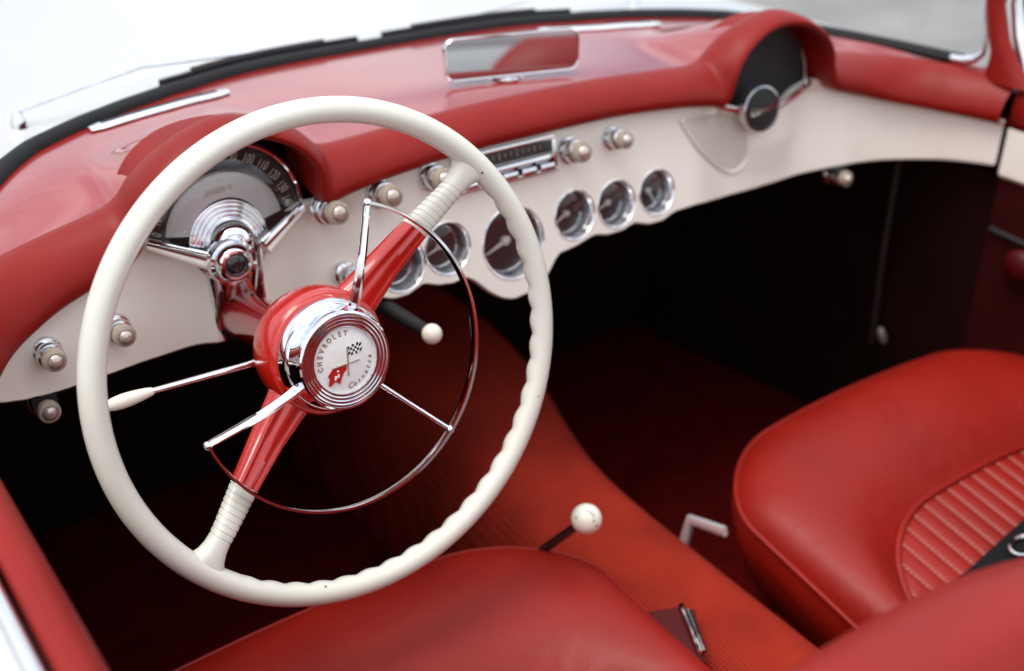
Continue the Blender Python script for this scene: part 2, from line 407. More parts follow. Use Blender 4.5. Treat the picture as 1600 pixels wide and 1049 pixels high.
# ---- painted panel
def wrapoff(a):
    return float(np.interp(a, [0, .52, .54, .56, .58, .60, .615, .63, .64, .655, .67], [0, 0, -.001, -.004, -.010, -.024, -.042, -.070, -.096, -.145, -.19]))
def zbase(a):
    return float(np.interp(a, [0, .1, .19, .245, .27, .46, .482, .505, .54, .58, .615, .655], [.066, .065, .059, .052, .047, .046, .031, .023, .014, .004, -.003, -.006]))
BOT = [(-120, 652), (0, 635), (50, 624), (100, 610), (200, 570), (345, 530), (420, 510), (520, 490), (560, 475), (590, 463), (617, 465.5), (640, 459), (652, 449), (663, 441), (686, 444), (709, 441), (729, 432), (743, 437), (766, 455), (786, 464.5), (803, 466), (830, 455), (848, 440), (859, 423), (867, 405), (875, 394),
       (890, 388), (906, 380), (920, 371), (931, 365), (950, 365.5), (975, 358), (985, 351), (992, 346.5), (1016, 349), (1038, 342), (1048, 334), (1055, 329), (1080, 321), (1155, 300), (1250, 271), (1320, 255), (1390, 248), (1477, 250), (1570, 256)]
def seen_at(q):
    d = np.array(q)-CAM; z = d@FW; return 800+FPX*(d@RT)/z, 524.5-FPX*(d@UP)/z
def zbot_raw(x):
    for z in np.arange(.0, -.26, -.0005):
        px, py = seen_at(panel(x, z))
        if py >= np.interp(px, [q[0] for q in BOT], [q[1] for q in BOT]): return float(z)
    return -.1
def keel(x, z):
    """how far the ivory panel swells towards the seats, below the two pods"""
    d = abs(x); f = 0.
    low = smooth01((.055-z)/.03)
    f -= .034*smooth01((.15-d)/.10)*low
    f += .013*math.exp(-max(0, d-.030)/.011)*smooth01((.10-d)/.05)*low
    d = abs(x-2*MID); side = x-2*MID
    k = float(np.interp(z, [-.11, .02], [.003, .026]))
    f -= .022*smooth01((.15-d)/.09)*low
    f += .013*smooth01(1-(d-k)/.055)*low*float(np.interp(z, [-.11, -.06, -.02], [0, .4, 1]))
    return f
def panel(x, z): return np.array([x, PC-PN[2]*z*(1-min(1, -wrapoff(abs(x-MID))/.08))+wrapoff(abs(x-MID))-keel(x, z), z])
def ztop(x):
    a = abs(x-MID); d = min(abs(x), abs(x-2*MID))
    if d < .080: return float(np.interp(d, [0, .027, .080], [.016, .020, .046]))
    if d < .10: return .0455
    return zbase(a)+(.012 if a < .6 else .005)
_zx = np.arange(-.30, 1.05, .004); _zz = np.array([zbot_raw(v) for v in _zx])
_sm = np.array([_zz[max(0, i-7):i+8].mean() for i in range(len(_zz))])
_k = np.array([max(smooth01((v-.655)/.03), smooth01((.13-v)/.03)) for v in _zx]); _zz = _sm*_k+_zz*(1-_k)
def zbot(x): return float(np.interp(x, _zx, _zz))
def on_dash(px, py):
    x, _, z = on_panel(px, py)
    for _ in range(12):
        P = panel(x, z); a_, b_ = seen_at(P); d_ = (P-CAM)@FW/FPX
        x += (px-a_)*d_*1.1; z -= (py-b_)*d_*.9
    return panel(x, z)
xs = sorted(set([round(v, 4) for v in np.arange(-.2875, 1.0238, .0048)]+[-.08, .08, 2*MID-.08, 2*MID+.08]))
NZ = 34
front, back = [], []
for x in xs:
    zt, zb = ztop(x), zbot(x); rf = []; 
    for k in range(NZ):
        z = zt+(zb-zt)*k/(NZ-1); rf.append(panel(x, z))
    e = panel(x, zb)
    rf += [e+np.array([0, .003, -.0028]), e+np.array([0, .008, -.004]), e+np.array([0, .016, -.002])]
    front.append(rf)
mb = MB()
rb = [[q+np.array([0, .012, 0]) for q in r[:NZ]]+[r[NZ]+np.array([0, .012, .004]), r[NZ+1]+np.array([0, .010, .006]), r[NZ+2]+np.array([0, .003, .004])] for r in front]
n = NZ+3
loop = [list(f)+list(b[::-1]) for f, b in zip(front, rb)]
mb.loft(loop, True, True, True)
pan = link('panel', mb, WHITE_DASH, dash)
# real openings for gauges and the column, cut through the panel
NRM = Vector((0, -1, .22)).normalized()
def cutter(meshes):
    return meshes
GAUGES = [((628, 415), .0285), ((700, 388.5), .0285), ((803, 379.5), .0410), ((898.5, 336.5), .0285), ((963.5, 319), .0280), ((1026.5, 300.5), .0275)]
GP = [(Vector(on_panel(*c)), r) for c, r in GAUGES]
cut = MB()
for p, r in GP: cut.lathe([(r, -.04), (r, .04)], frame(p, NRM), 40)
chan = [(-.0265, .030), (-.0245, -.03), (-.0265, -.055), (-.0225, -.076), (-.010, -.086), (.010, -.086), (.0225, -.076), (.0275, -.055), (.0255, -.03), (.0265, .030)]
cut.plate(chan, frame((0, .28, 0), (0, -1, 0)), .14)
co = link('cut', cut, BLACK)
bo = pan.modifiers.new('b', 'BOOLEAN'); bo.operation = 'DIFFERENCE'; bo.object = co; bo.solver = 'EXACT'
bpy.context.view_layer.update()
me = bpy.data.meshes.new_from_object(pan.evaluated_get(bpy.context.evaluated_depsgraph_get()))
pan.modifiers.clear(); pan.data = me; bpy.data.objects.remove(co); flatshade(me, 32)
while len(me.materials) > 1: me.materials.pop()
me.polygons.foreach_set('material_index', [0]*len(me.polygons))

# ---- small gauges
def gauge(p, r, ang, big=False, red=False):
    M = frame(p, NRM)
    D = -.020; fr_ = r*(.79 if not big else .86)
    b = link('gauge' if not big else 'tachometer', MB().lathe([(fr_, D-.004), (fr_, D), (fr_+.0008, D+.0006), (r-.0030, -.0045), (r-.0014, -.0012), (r-.0006, .0004), (r+.0004, .0010), (r+.0013, .0003), (r+.0013, -.002)], None, 44, False), CHROME_B, dash, M)
    f = MB().lathe([(0, D), (fr_+.0004, D), (fr_, D-.003)], None, 36)
    link('face', f, DIAL_GREY, b)
    nd = MB()
    L = fr_*.86; w = r*.035; Z0 = D+.0030
    c, s = math.cos(ang), math.sin(ang)
    nd.plate([(-s*w*2, c*w*2), (-c*L*.22-s*w*1.6, -s*L*.22+c*w*1.6), (-c*L*.22+s*w*1.6, -s*L*.22-c*w*1.6), (s*w*2, -c*w*2), (c*L+s*w*.4, s*L-c*w*.4), (c*L-s*w*.4, s*L+c*w*.4)], Matrix.Translation((0, 0, Z0)), .0008)
    nd.lathe([(r*.13, D+.0003), (r*.13, Z0+.002), (r*.08, Z0+.0035), (0, Z0+.004)], None, 16)
    link('needle', nd, NEEDLE, b)
    tk = MB()
    for k in range(11 if not big else 25):
        t = R_(215-250*k/(10 if not big else 24)); l = r*.10 if k % 5 == 0 else r*.06
        q = Matrix.Rotation(t, 4, 'Z')
        tk.plate([(fr_*.95-l, -r*.012), (fr_*.95, -r*.012), (fr_*.95, r*.012), (fr_*.95-l, r*.012)], Matrix.Translation((0, 0, D+.0003)) @ q, .0003)
    link('ticks', tk, NUMER, b)
    link('glass', MB().lathe([(0, -.0085), (r*.5, -.0090), (r-.0046, -.0102)], None, 36), DIAL_GLASS, b)
for k, ((p, r), a) in enumerate(zip(GP, (R_(205), R_(200), R_(200), R_(205), R_(200), R_(300)))):
    gauge(p, r, a, big=(k == 2))

# ---- knobs: chrome collar, tan stem, pearl cap
def knob_mesh(s=1.0):
    base = MB().lathe([(.0160*s, -.004), (.0165*s, .0), (.0150*s, .003), (.0125*s, .0035), (.0122*s, .0085), (.0138*s, .010), (.0142*s, .013), (.0130*s, .0155), (.0095*s, .0162), (.0095*s, .020)], None, 30).mesh('knob')
    stem = MB().lathe([(.0095*s, .0195), (.0110*s, .0200), (.0122*s, .0225), (.0122*s, .0275), (.0112*s, .0300), (.0085*s, .0308), (.0080*s, .0296)], None, 30).mesh('stem')
    cap = MB().lathe([(.0080*s, .0292), (.0074*s, .0318), (.0052*s, .0338), (.0024*s, .0347), (0, .0349)], None, 26).mesh('cap')
    return base, stem, cap
KM = knob_mesh(); KS = knob_mesh(.86)
def knob(p, km, nrm=NRM, cm=CHROME_B, sm=KNOB_TAN):
    o = link('knob', km[0], cm, dash, frame(p, nrm)); link('stem', km[1], sm, o); link('cap', km[2], PEARL, o); return o
for c in ((509, 328), (592, 302.5), (672, 276)): knob(on_panel(*c), KM)
knob(on_panel(887, 235), KM); knob(on_panel(954, 216.5), KS)
for c in ((539, 428), (180, 512), (72, 549)):
    knob(on_dash(*c), KS, (0, -1, .12))
kk = knob(tuple(on_plane(64, 628, (0, 1, 0), .205)), KS, (0, -1, .12)); kk['label'] = 'brownish pull knob hanging below the dash edge'
link('bracket', MB().box((0, .008, .010), (.022, .010, .030)), BLACK, kk, Matrix.Translation((0, .0, -.006)))
kk = knob(tuple(on_plane(1298, 274, (0, 1, 0), .200)), KS, (0, -1, .12)); kk['label'] = 'lone pull knob under the passenger end of the dash'
link('bracket', MB().box((0, .008, .010), (.022, .010, .030)), BLACK, kk, Matrix.Translation((0, .0, -.006)))

# ---- radio
r0, r1 = on_panel(708, 306), on_panel(866, 267)
xa, xb, za, zb_ = r0[0], r1[0], r0[2], .060
cx, cz = (xa+xb)/2, (za+zb_)/2; Wd, Hd = xb-xa, zb_-za
MR = frame(panel(cx, cz), NRM)
fr = MB()
t_ = .0045
fr.box((0, Hd/2-t_/2, .003), (Wd, t_, .010), b=.001); fr.box((0, -Hd/2+t_/2, .003), (Wd, t_, .010), b=.001)
fr.box((-Wd/2+t_/2, 0, .0031), (t_, Hd-2*t_, .010), b=.001); fr.box((Wd/2-t_/2, 0, .0031), (t_, Hd-2*t_, .010), b=.001)
fr.box((0, -Hd*.09, .005), (Wd-2*t_, Hd*.19, .011), b=.003)
radio = link('radio', fr, CHROME, dash, MR)
link('dial_window', MB().box((0, Hd*.22, -.001), (Wd-2*t_, Hd*.42, .003)), BLACK_GLOSS, radio)
link('button_recess', MB().box((0, -Hd*.31, -.001), (Wd-2*t_, Hd*.26, .003)), BLACK, radio)
pb = None
bw = (Wd-2*t_)/5
for k in range(5):
    m_ = pb or MB().box((0, 0, .0075), (bw*.80, Hd*.20, .014), b=.0025).mesh('button')
    pb = m_; link('button', m_, CHROME_B, radio, Matrix.Translation((-Wd/2+t_+bw*(k+.5), -Hd*.31, 0)))
dl = MB()
for k in range(14):
    dl.box((-Wd*.38+Wd*.76*k/13, Hd*.22, .0008), (.0006, Hd*(.18 if k % 3 == 0 else .10), .0004))
link('dial_scale', dl, NUMER, radio)

# ---- speaker grille on the ivory panel beside the passenger's pod
sp_px = [(1060, 188), (1070, 180), (1102, 177), (1134, 175), (1155, 183), (1167, 200), (1172, 225), (1168, 250), (1155, 266), (1138, 271), (1116, 259), (1091, 235), (1071, 208)]
sp = [on_dash(*q) for q in sp_px]
spc = sum(sp)/len(sp)
sps = spline([*sp, sp[0]], 4)[:-1]
rg = []
for s_, d in ((1.0, .0004), (.975, .0034), (.935, .0036), (.90, .0004)):
    ring = []
    for q in sps:
        p = spc+(q-spc)*s_; y = panel(p[0], p[2])[1]; ring.append((p[0], y-d, p[2]))
    rg.append(ring)
rim_s = link('speaker_rim', MB().loft(rg, True), WHITE_DASH, dash)
rg = []
for s_ in (.905, .84, .76, .68, .6, .5, .4, .3, .2, .1, .02):
    ring = []
    for q in sps:
        p = spc+(q-spc)*s_; y = panel(p[0], p[2])[1]; ring.append((p[0], y-.0016, p[2]))
    rg.append(ring)
link('speaker_grille', MB().loft(rg, True, False, True), GRILLE, dash)

# ---- speedometer in the driver's pod
YD = .236
def arc(r, z0, a0, a1, n, cx=0): return [(cx+r*math.cos(R_(a0+(a1-a0)*k/n)), z0+r*math.sin(R_(a0+(a1-a0)*k/n))) for k in range(n+1)]
MD = frame((0, YD, 0), (0, -1, 0))          # local x = X, local y = Z, local z = towards the seats
ZC = .041
spd = link('speedometer', MB().plate([(.0, .0)]+arc(.0825, ZC, -2, 182, 48), MD, .003), DIAL, dash)
dish = []
for r, h in ((.060, .0034), (.0585, .0042), (.054, .0050), (.046, .0064), (.036, .0074)):
    dish.append([tuple(MD @ Vector((x, z, h))) for x, z in arc(r, .032, 8, 172, 40)])
link('inner_dish', MB().loft(dish), DIAL_IN, spd)
tr = MB().tube([tuple(MD @ Vector((x, z, .007))) for x, z in arc(.0805, ZC, -1, 181, 60)], .0022, 8)
link('arc_trim', tr, CHROME, spd)
nm = MB()
for k in range(15):
    ang = 176-11*k if k <= 9 else 77-13.9*(k-9)
    nxt = (176-11*(k+1) if k+1 <= 9 else 77-13.9*(k+1-9))
    V, F = text_mesh(str(k*10), .0134, .0002, .18, .60, -.00005)
    rr = .0675; Q = MD @ Matrix.Translation((rr*math.cos(R_(ang)), .040+rr*math.sin(R_(ang)), .0034)) @ Matrix.Rotation(R_(ang-90)*.80, 4, 'Z')
    nm.add([Q @ Vector(v) for v in V], F)
    for j in range(5 if k < 14 else 1):
        aa = R_(ang+(nxt-ang)*j/5); l = .0035 if j else .0055
        Q2 = MD @ Matrix.Translation((0, .038, .0046)) @ Matrix.Rotation(aa, 4, 'Z')
        nm.plate([(.0575-l, -.00025), (.0575, -.00025), (.0575, .00025), (.0575-l, .00025)], Q2, .0003)
link('speed_figures', nm, NUMER, spd)
V, F = text_mesh('54509 8', .0090, .0002, .1, .95)
QO = MD @ Matrix.Translation((-.004, .0770, .0080)) @ Matrix.Rotation(R_(3), 4, 'Z')
link('odometer_figures', MB().add([QO @ Vector(v) for v in V], F), NUMER, spd)
nd = MB().plate([(-.0008, 0), (.0008, 0), (.0002, .054), (-.0002, .054)], MD @ Matrix.Translation((0, .030, .0105)) @ Matrix.Rotation(R_(76), 4, 'Z'), .0006)
link('needle', nd, NEEDLE, spd)
gl = []
for r, h in ((.0795, .004), (.072, .0135), (.055, .0200), (.036, .0235), (.020, .0245)):
    gl.append([tuple(MD @ Vector((x, z, h))) for x, z in arc(r, ZC-.003, 0, 180, 40)])
link('dial_lens', MB().loft(gl), DIAL_GLASS, spd)
# chrome arms from the dial's ends to the hub
for s_ in (-1, 1):
    P = [(s_*.0795, YD-.012, .0440), (s_*.050, YD-.022, .0315), (s_*.0265, YD-.030, .0215)]
    sec = [(-1.35, -.6), (-.3, -1), (1.0, -1), (1.35, -.5), (1.35, .6), (1.0, 1), (-.3, 1), (-1.35, .6)]
    link('pod_arm', MB().tube(P, [.0022, .0027, .0032], up=(0, 1, 0), sec=sec), CHROME, dash)
    # ivory lip under the arm
    link('pod_lip', MB().tube([(s_*.081, YD-.011, .0395), (s_*.052, YD-.020, .0245), (s_*.030, YD-.028, .0135)], [.0030, .0045, .005], 10), WHITE_DASH, dash)
# stepped chrome half rings and domed hub
hp = [(.042, -.004), (.042, .005), (.0415, .0062), (.0405, .0066)]
for k in range(4):
    r = .0400-.0042*k; h = .0066+.0010*k
    hp += [(r, h), (r-.0002, h-.0014), (r-.0011, h-.0014), (r-.0013, h+.0004), (r-.0036, h+.0010)]
hp += [(.0225, .0110), (0, .0110)]
link('pod_hub', MB().lathe(hp, frame((0, YD-.006, .0235), (0, -1, .20)) @ Matrix.Scale(.97, 4), 56), CHROME, dash)
link('hub_dome', MB().lathe([(.0250, -.012), (.0250, .0), (.0243, .006), (.0222, .012), (.0185, .0172), (.0135, .0208), (.0070, .0230), (0, .0238)], frame((-.002, .216, .028), (-.05, -1, .10)) @ Matrix.Scale(.90, 4), 48), CHROME, dash)
# ignition/button on the chrome post
post = MB()
po = [(-.0215, .020), (-.020, -.020), (-.0235, -.058), (-.020, -.074), (.020, -.074), (.0255, -.058), (.022, -.020), (.0225, .020)]
post.plate(po, frame((0, .232, 0), (0, -1, 0)), .020)
link('column_plate', post, MAROON, dash)
ed = MB()
for s_ in (-1, 1):
    ed.tube([(s_*.0255, .212, .022), (s_*.0235, .211, -.02), (s_*.0258, .212, -.054), (s_*.0215, .214, -.074)], .0017, 8)
link('post_trim', ed, CHROME, dash)
pst = []
for zz, hw, yy in ((.024, .017, .209), (.014, .0205, .204), (-.006, .0215, .205), (-.022, .020, .208), (-.036, .019, .211)):
    pst.append([(-hw, .222, zz), (-hw, yy+.006, zz), (-hw*.8, yy, zz), (0, yy-.003, zz), (hw*.8, yy, zz), (hw, yy+.006, zz), (hw, .222, zz)])
link('hub_post', MB().loft(pst), CHROME, dash, ang=70)
MBn = frame((-.010, .201, .0155), (-.06, -1, .10)) @ Matrix.Scale(1.18, 4)
bt = link('push_button', MB().lathe([(.0200, -.004), (.0200, .003), (.0190, .0055), (.0165, .0065), (.0160, .0055), (.0152, .009), (.0120, .0125), (.0100, .0128), (.0090, .0112)], None, 40), CHROME, dash, MBn)
link('button_face', MB().lathe([(.0092, .0108), (.0075, .0132), (.004, .0144), (0, .0147)], None, 30), BLACK_GLOSS, bt)
# steering column tube and signal lever
TL = R_(13.58)
AX = np.array([0, -math.cos(TL), math.sin(TL)])
def ax(s): return tuple(AX*s)
MC = frame((0, 0, 0), AX)
link('column_tube', MB().lathe([(.0245, -.30), (.0245, -.105), (.0262, -.100), (.0262, -.088), (.020, -.086)], MC, 40), COLUMN_RED, dash)
link('column_boot', MB().lathe([(.0275, -.232), (.0290, -.226), (.0275, -.220), (.0250, -.219), (.0250, -.232)], MC, 40), BLACK_RUB, dash)
def wl(u, v, w): return tuple(MC @ Vector((u, v, w)))
lev = MB().tube([wl(-.026, -.006, -.083), wl(-.055, -.006, -.080), wl(-.142, -.003, -.080)], [.0034, .0031, .0027], 12)
lev.lathe([(.0052, -.012), (.0058, -.008), (.0058, .004), (.0045, .006)], frame(wl(-.053, -.006, -.080), Vector(wl(-1, 0, -.080))-Vector(wl(0, 0, -.080))), 16)
lv = link('signal_lever', lev, CHROME, dash)
P = [wl(-.140-.044*t, -.003-.0015*t, -.080) for t in np.linspace(0, 1, 10)]
link('lever_grip', MB().tube(P, [.0034, .0045, .0052, .0058, .0062, .0064, .0062, .0056, .0044, .0022], 16), IVORY2, lv)

# ---- passenger's pod: black plate, round badge, chrome arms
PX = 2*MID
MPp = frame((PX, .240, 0), (0, -1, 0))
pl = link('pod_plate', MB().plate([(0, .005)]+arc(.086, ZC, -6, 186, 48), MPp, .003), BLACK, dash)
MBd = frame((PX-.030, .200, .034), (-.10, -1, .16))
bd = link('pod_badge', MB().lathe([(.0292, -.012), (.0292, -.003), (.0286, .0), (.0272, .0004), (.0268, -.003)], None, 44, False), CHROME_B, dash, MBd)
link('badge_face', MB().lathe([(.0270, -.002), (.020, -.0002), (0, .0012)], None, 40), BLACK, bd)
V, F = text_mesh('Corvette', .0125, .0006, .35, .92, .0003)
link('badge_script', MB().add([(x, y, z+.0022) for x, y, z in V], F), CHROME, bd, Matrix.Rotation(R_(8), 4, 'Z'))
for s_ in (-1, 1):
    P = [(PX+s_*.0800, .222, .0450), (PX+s_*.055-.012, .212, .036), (PX+s_*.028-.026, .204, .028)]
    if s_ < 0: P = [(PX-.082, .224, .040), (PX-.066, .216, .036), (PX-.052, .210, .032)]
    link('pod_arm', MB().tube(P, [.0024, .0030, .0034] if s_ > 0 else [.0022, .0026, .0028], up=(0, 1, 0), sec=sec), CHROME, dash)
link('arc_trim', MB().tube([tuple(MPp @ Vector((x, z, .006))) for x, z in arc(.0835, ZC, -2, 34, 20)], .0022, 8), CHROME_B, dash)

# ------------------------------------------------------------------ steering wheel (local axes: u across, v up the wheel, w towards the driver)
wheel = thing('steering_wheel', 'ivory steering wheel with red spokes and chrome horn ring', 'steering wheel', M=MC)
RC, RR, SPA = .2079, .0107, R_(41.5)
rings = []
NR = 648
for i in range(NR):
    th = 2*math.pi*i/NR; c, s = math.cos(th), math.sin(th)
    tw = (th+math.pi) % (2*math.pi)-math.pi
    on = smooth01((tw-R_(-132))/R_(8))*smooth01((R_(36)-tw)/R_(6))
    grip = 1-on*(.5-.5*math.cos(54*th))
    ring = []
    for j in range(24):
        p = 2*math.pi*j/24             # 0 = outward, pi = inward; sin>0 towards driver
        rad = RR
        back = max(0., -math.cos(p-R_(42)))   # inner-back sector carries the finger grips
        rad *= 1-.22*(1-grip**.6)*back**2
        ring.append(((RC+rad*math.cos(p))*c, (RC+rad*math.cos(p))*s, rad*math.sin(p)*1.04))
    rings.append(ring)
link('rim', MB().loft(rings, True, loop=True), IVORY, wheel, ang=50)
def spoke(sgn):
    d = np.array([math.cos(SPA)*sgn, math.sin(SPA)*sgn, 0]); q = np.array([-math.sin(SPA)*sgn, math.cos(SPA)*sgn, 0]); k = np.array([0, 0, 1.])
    def sec(r, hw, hh, w, ribs=False, n=28, sq=2.6):
        out = []
        for j in range(n):
            p = 2*math.pi*j/n; c, s = math.cos(p), math.sin(p)
            a = math.copysign(abs(c)**(2/sq), c)*hw; b = math.copysign(abs(s)**(2/sq), s)*hh
            if ribs and s > 0: b += hh*.10*math.cos(a/hw*math.pi*3.0)
            out.append(d*r+q*a+k*(w+b))
        return out
    wr = lambda r: float(np.interp(r, [.045, .09, .13, .17, .205], [-.040, -.033, -.022, -.008, 0]))
    # ivory arm with grooves
    R = []
    prof = [(.209, .030, .0085), (.2035, .0225, .0090), (.1985, .0165, .0092), (.193, .0125, .0092), (.186, .0102, .0090), (.180, .0096, .0088)]
    for r, hw, hh in prof: R.append(sec(r, hw, hh, wr(r)))
    r = .1785; step = .0052
    for k_ in range(9):
        hw = float(np.interp(r, [.133, .18], [.0128, .0096])); hh = .0088
        for dr, s_ in ((0, 1), (-.0005, .93), (-.0010, .93), (-.0015, 1.0)):
            R.append(sec(r+dr, hw*s_, hh*s_, wr(r+dr)))
        r -= step
    R.append(sec(.1315, .0129, .0088, wr(.1315)))
    arm = link('spoke', MB().loft(R, True, True, True), IVORY, wheel, ang=30)
    R = []
    for r in np.linspace(.1312, .040, 16):
        hw = float(np.interp(r, [.04, .06, .09, .1312], [.0235, .0195, .0160, .0128])); hh = float(np.interp(r, [.04, .1312], [.0125, .0095]))
        R.append(sec(r, hw, hh, wr(r), True, 48))
    link('spoke_cover', MB().loft(R, True, True, True), RED_PAINT, arm, ang=50)
spoke(1); spoke(-1)
hub = link('hub', MB().lathe([(.024, -.088), (.034, -.087), (.043, -.082), (.050, -.073), (.0545, -.062), (.0568, -.050), (.0572, -.040), (.0560, -.030), (.0535, -.024), (.050, -.022)], None, 64), RED_PAINT, wheel)
cap = link('horn_cap', MB().lathe([(.0480, -.026), (.0500, -.0225), (.0502, -.0195), (.0490, -.0150), (.0474, -.0110), (.0462, -.0095), (.0455, -.0090), (.0446, -.0060), (.0432, -.0005), (.0428, .004)], None, 72, False), CHROME, wheel, ang=30)
bz = [(.0430, .003), (.0425, .0060), (.0412, .0072)]
for k in range(4):
    r = .0405-.0030*k
    bz += [(r, .0074-.0004*k), (r-.0006, .0060-.0004*k), (r-.0016, .0060-.0004*k), (r-.0022, .0072-.0004*k)]
bz += [(.0290, .0050), (.0285, .0030)]
link('bezel', MB().lathe(bz, None, 72, False), CHROME, cap, ang=25)
emb = link('emblem', MB().lathe([(.0287, .0032), (.020, .0044), (.010, .0050), (0, .0052)], None, 48), EMB_WHITE, cap)
def cap_part(name, mb, m, **k): return link(name, mb, m, cap, **k)
# lettering round the emblem
lt = MB()
word = 'CHEVROLET'
for k, ch in enumerate(word):
    V, F = text_mesh(ch, .0062, .0003, 0, .82, .00018)
    ang = R_(41.5+90+53-106*k/8)
    Q = Matrix.Translation((.0232*math.cos(ang), .0232*math.sin(ang), .0042)) @ Matrix.Rotation(ang-math.pi/2, 4, 'Z')
    lt.add([Q @ Vector(v) for v in V], F)
cap_part('emblem_lettering', lt, GOLD)
lt = MB()
word = 'Corvette'
for k, ch in enumerate(word):
    V, F = text_mesh(ch, .0060 if k else .0075, .0003, .3, .85, .0001)
    ang = R_(41.5-90-40+80*k/7)
    Q = Matrix.Translation((.0232*math.cos(ang), .0232*math.sin(ang), .0042)) @ Matrix.Rotation(ang+math.pi/2, 4, 'Z')
    lt.add([Q @ Vector(v) for v in V], F)
cap_part('emblem_script', lt, GOLD)
OX, OY = -6.9, 3.3
def e2(pts, z): return [((x+OX)/1000, (y+OY)/1000) for x, y in pts]
MZ = Matrix.Translation((0, 0, .0046))
po_ = MB()
for a_, b_ in (((-6.5, -7.0), (19.4, -6.0)), ((10.4, 7.8), (7.0, -17.0))):
    P = [((a_[0]+OX)/1000, (a_[1]+OY)/1000, .0056), ((b_[0]+OX)/1000, (b_[1]+OY)/1000, .0056)]
    po_.tube(P, .0006, 8)
cap_part('flag_poles', po_, GOLD)
rf = MB().plate(e2([(-5.6, -7.2), (-1, -6.0), (3, -7.6), (7.2, -7.2), (6.4, -11.5), (3.5, -13.5), (.8, -17.2), (-1.5, -22.0), (-4, -19.6), (-6.7, -19.1), (-9.5, -21.4), (-12.3, -21.4), (-10.4, -15.5), (-11.2, -12.3), (-8.2, -9.5)], 0), Matrix.Translation((0, 0, .0047)), .0006)
cap_part('red_flag', rf, EMB_RED)
# the small white bow-tie-like crest and mark on the red flag
bt_ = MB().plate(e2([(-6.2, -17.4), (-4.6, -17.8), (-3.8, -15.6), (-1.6, -16.2), (-.8, -13.2), (-2.2, -12.8), (-2.8, -14.4), (-5.4, -13.8)], 0), Matrix.Translation((0, 0, .00535)), .0003)
bt_.plate(e2([(-2.8, -10.6), (-1.6, -9.4), (-.6, -10.4), (-1.8, -11.6)], 0), Matrix.Translation((0, 0, .00535)), .0003)
cap_part('flag_mark', bt_, EMB_WHITE)
ck = MB(); cw = MB()
A, B_, C_, D_ = [np.array(q) for q in ((9.9, 6.4), (23.8, 10.8), (23.6, 1.9), (10.2, -2.2))]
for i in range(6):
    for j in range(4):
        def pt(u, v):
            q = (A*(1-u)+B_*u)*(1-v)+(D_*(1-u)+C_*u)*v
            q = q+np.array([.3, 1.3])*math.sin(u*math.pi*2)*.8; return (q[0], q[1])
        quad = [pt(i/6, j/4), pt(i/6, (j+1)/4), pt((i+1)/6, (j+1)/4), pt((i+1)/6, j/4)]
        (ck if (i+j) % 2 == 0 else cw).plate(e2(quad, 0), Matrix.Translation((0, 0, .0047)), .0006)
cap_part('checkered_flag', ck, BLACK_GLOSS); cap_part('checkered_flag_white', cw, EMB_WHITE)
# horn ring: bowed arc, two flat arms to the cap, one thin stay
hr = .1335
hwz = .001
a0, a1 = R_(69.5), R_(-165)
P = [(hr*math.cos(a0+(a1-a0)*k/90), hr*math.sin(a0+(a1-a0)*k/90), hwz-.002*math.sin(math.pi*k/90)) for k in range(91)]
rs = [.0030 if 6 < k < 84 else .0026 for k in range(91)]
hsec = [(-.62, -1.5), (.62, -1.5), (1, -.9), (1, .9), (.62, 1.5), (-.62, 1.5), (-1, .9), (-1, -.9)]
def ring_sweep(P, rs, flat):
    R = []
    for i, p in enumerate(P):
        p = np.array(p); rd = np.array([p[0], p[1], 0]); rd /= np.linalg.norm(rd); k = np.array([0, 0, 1.])
        R.append([p+rd*a*rs[i]*.62+k*b*rs[i]*1.0 for a, b in hsec])
    return R
horn = link('horn_ring', MB().loft(ring_sweep(P, rs, 1), True, True, True), CHROME, wheel, ang=50)
for e, base in ((0, R_(62)), (90, R_(-159))):
    p0 = np.array(P[e]); p1 = np.array([.0455*math.cos(base), .0455*math.sin(base), -.006]); p2 = np.array([.034*math.cos(base), .034*math.sin(base), -.012])
    mid = p0*.45+p1*.55+np.array([0, 0, .004])
    Q = spline([p0, mid, p1, p2], 8)
    w0 = np.linspace(.0030, .0075, len(Q)); R = []
    t = (p1-p0)/np.linalg.norm(p1-p0); sd_ = np.cross(t, np.array([0, 0, 1.])); sd_ /= np.linalg.norm(sd_)
    for q, w in zip(Q, w0):
        R.append([q+sd_*a*w*.85+np.array([0, 0, 1.])*b*.0045 for a, b in ((-1, -.2), (-.75, .45), (0, .85), (.75, .45), (1, -.2), (.7, -1), (-.7, -1))])
    am = MB().loft(R, True, True, True); am.ball(tuple(p0), .0040, 14)
    link('horn_arm', am, CHROME, horn, ang=35)
b0 = R_(-46.3)
link('horn_stay', MB().tube([(.040*math.cos(b0), .040*math.sin(b0), -.010), (.09*math.cos(b0), .09*math.sin(b0), -.005), ((hr-.002)*math.cos(b0), (hr-.002)*math.sin(b0), -.001)], [.0024, .0019, .0022], 10).ball((hr*math.cos(b0), hr*math.sin(b0), -.0005), .0042, 12), CHROME, horn)

# ------------------------------------------------------------------ car body
car = thing('car_body', 'white open car body with red cowl and dark footwells', 'car', (MID, .6, -.58))
link('cowl', MB().loft(COWL_R), RED_COWL, car, ang=60)
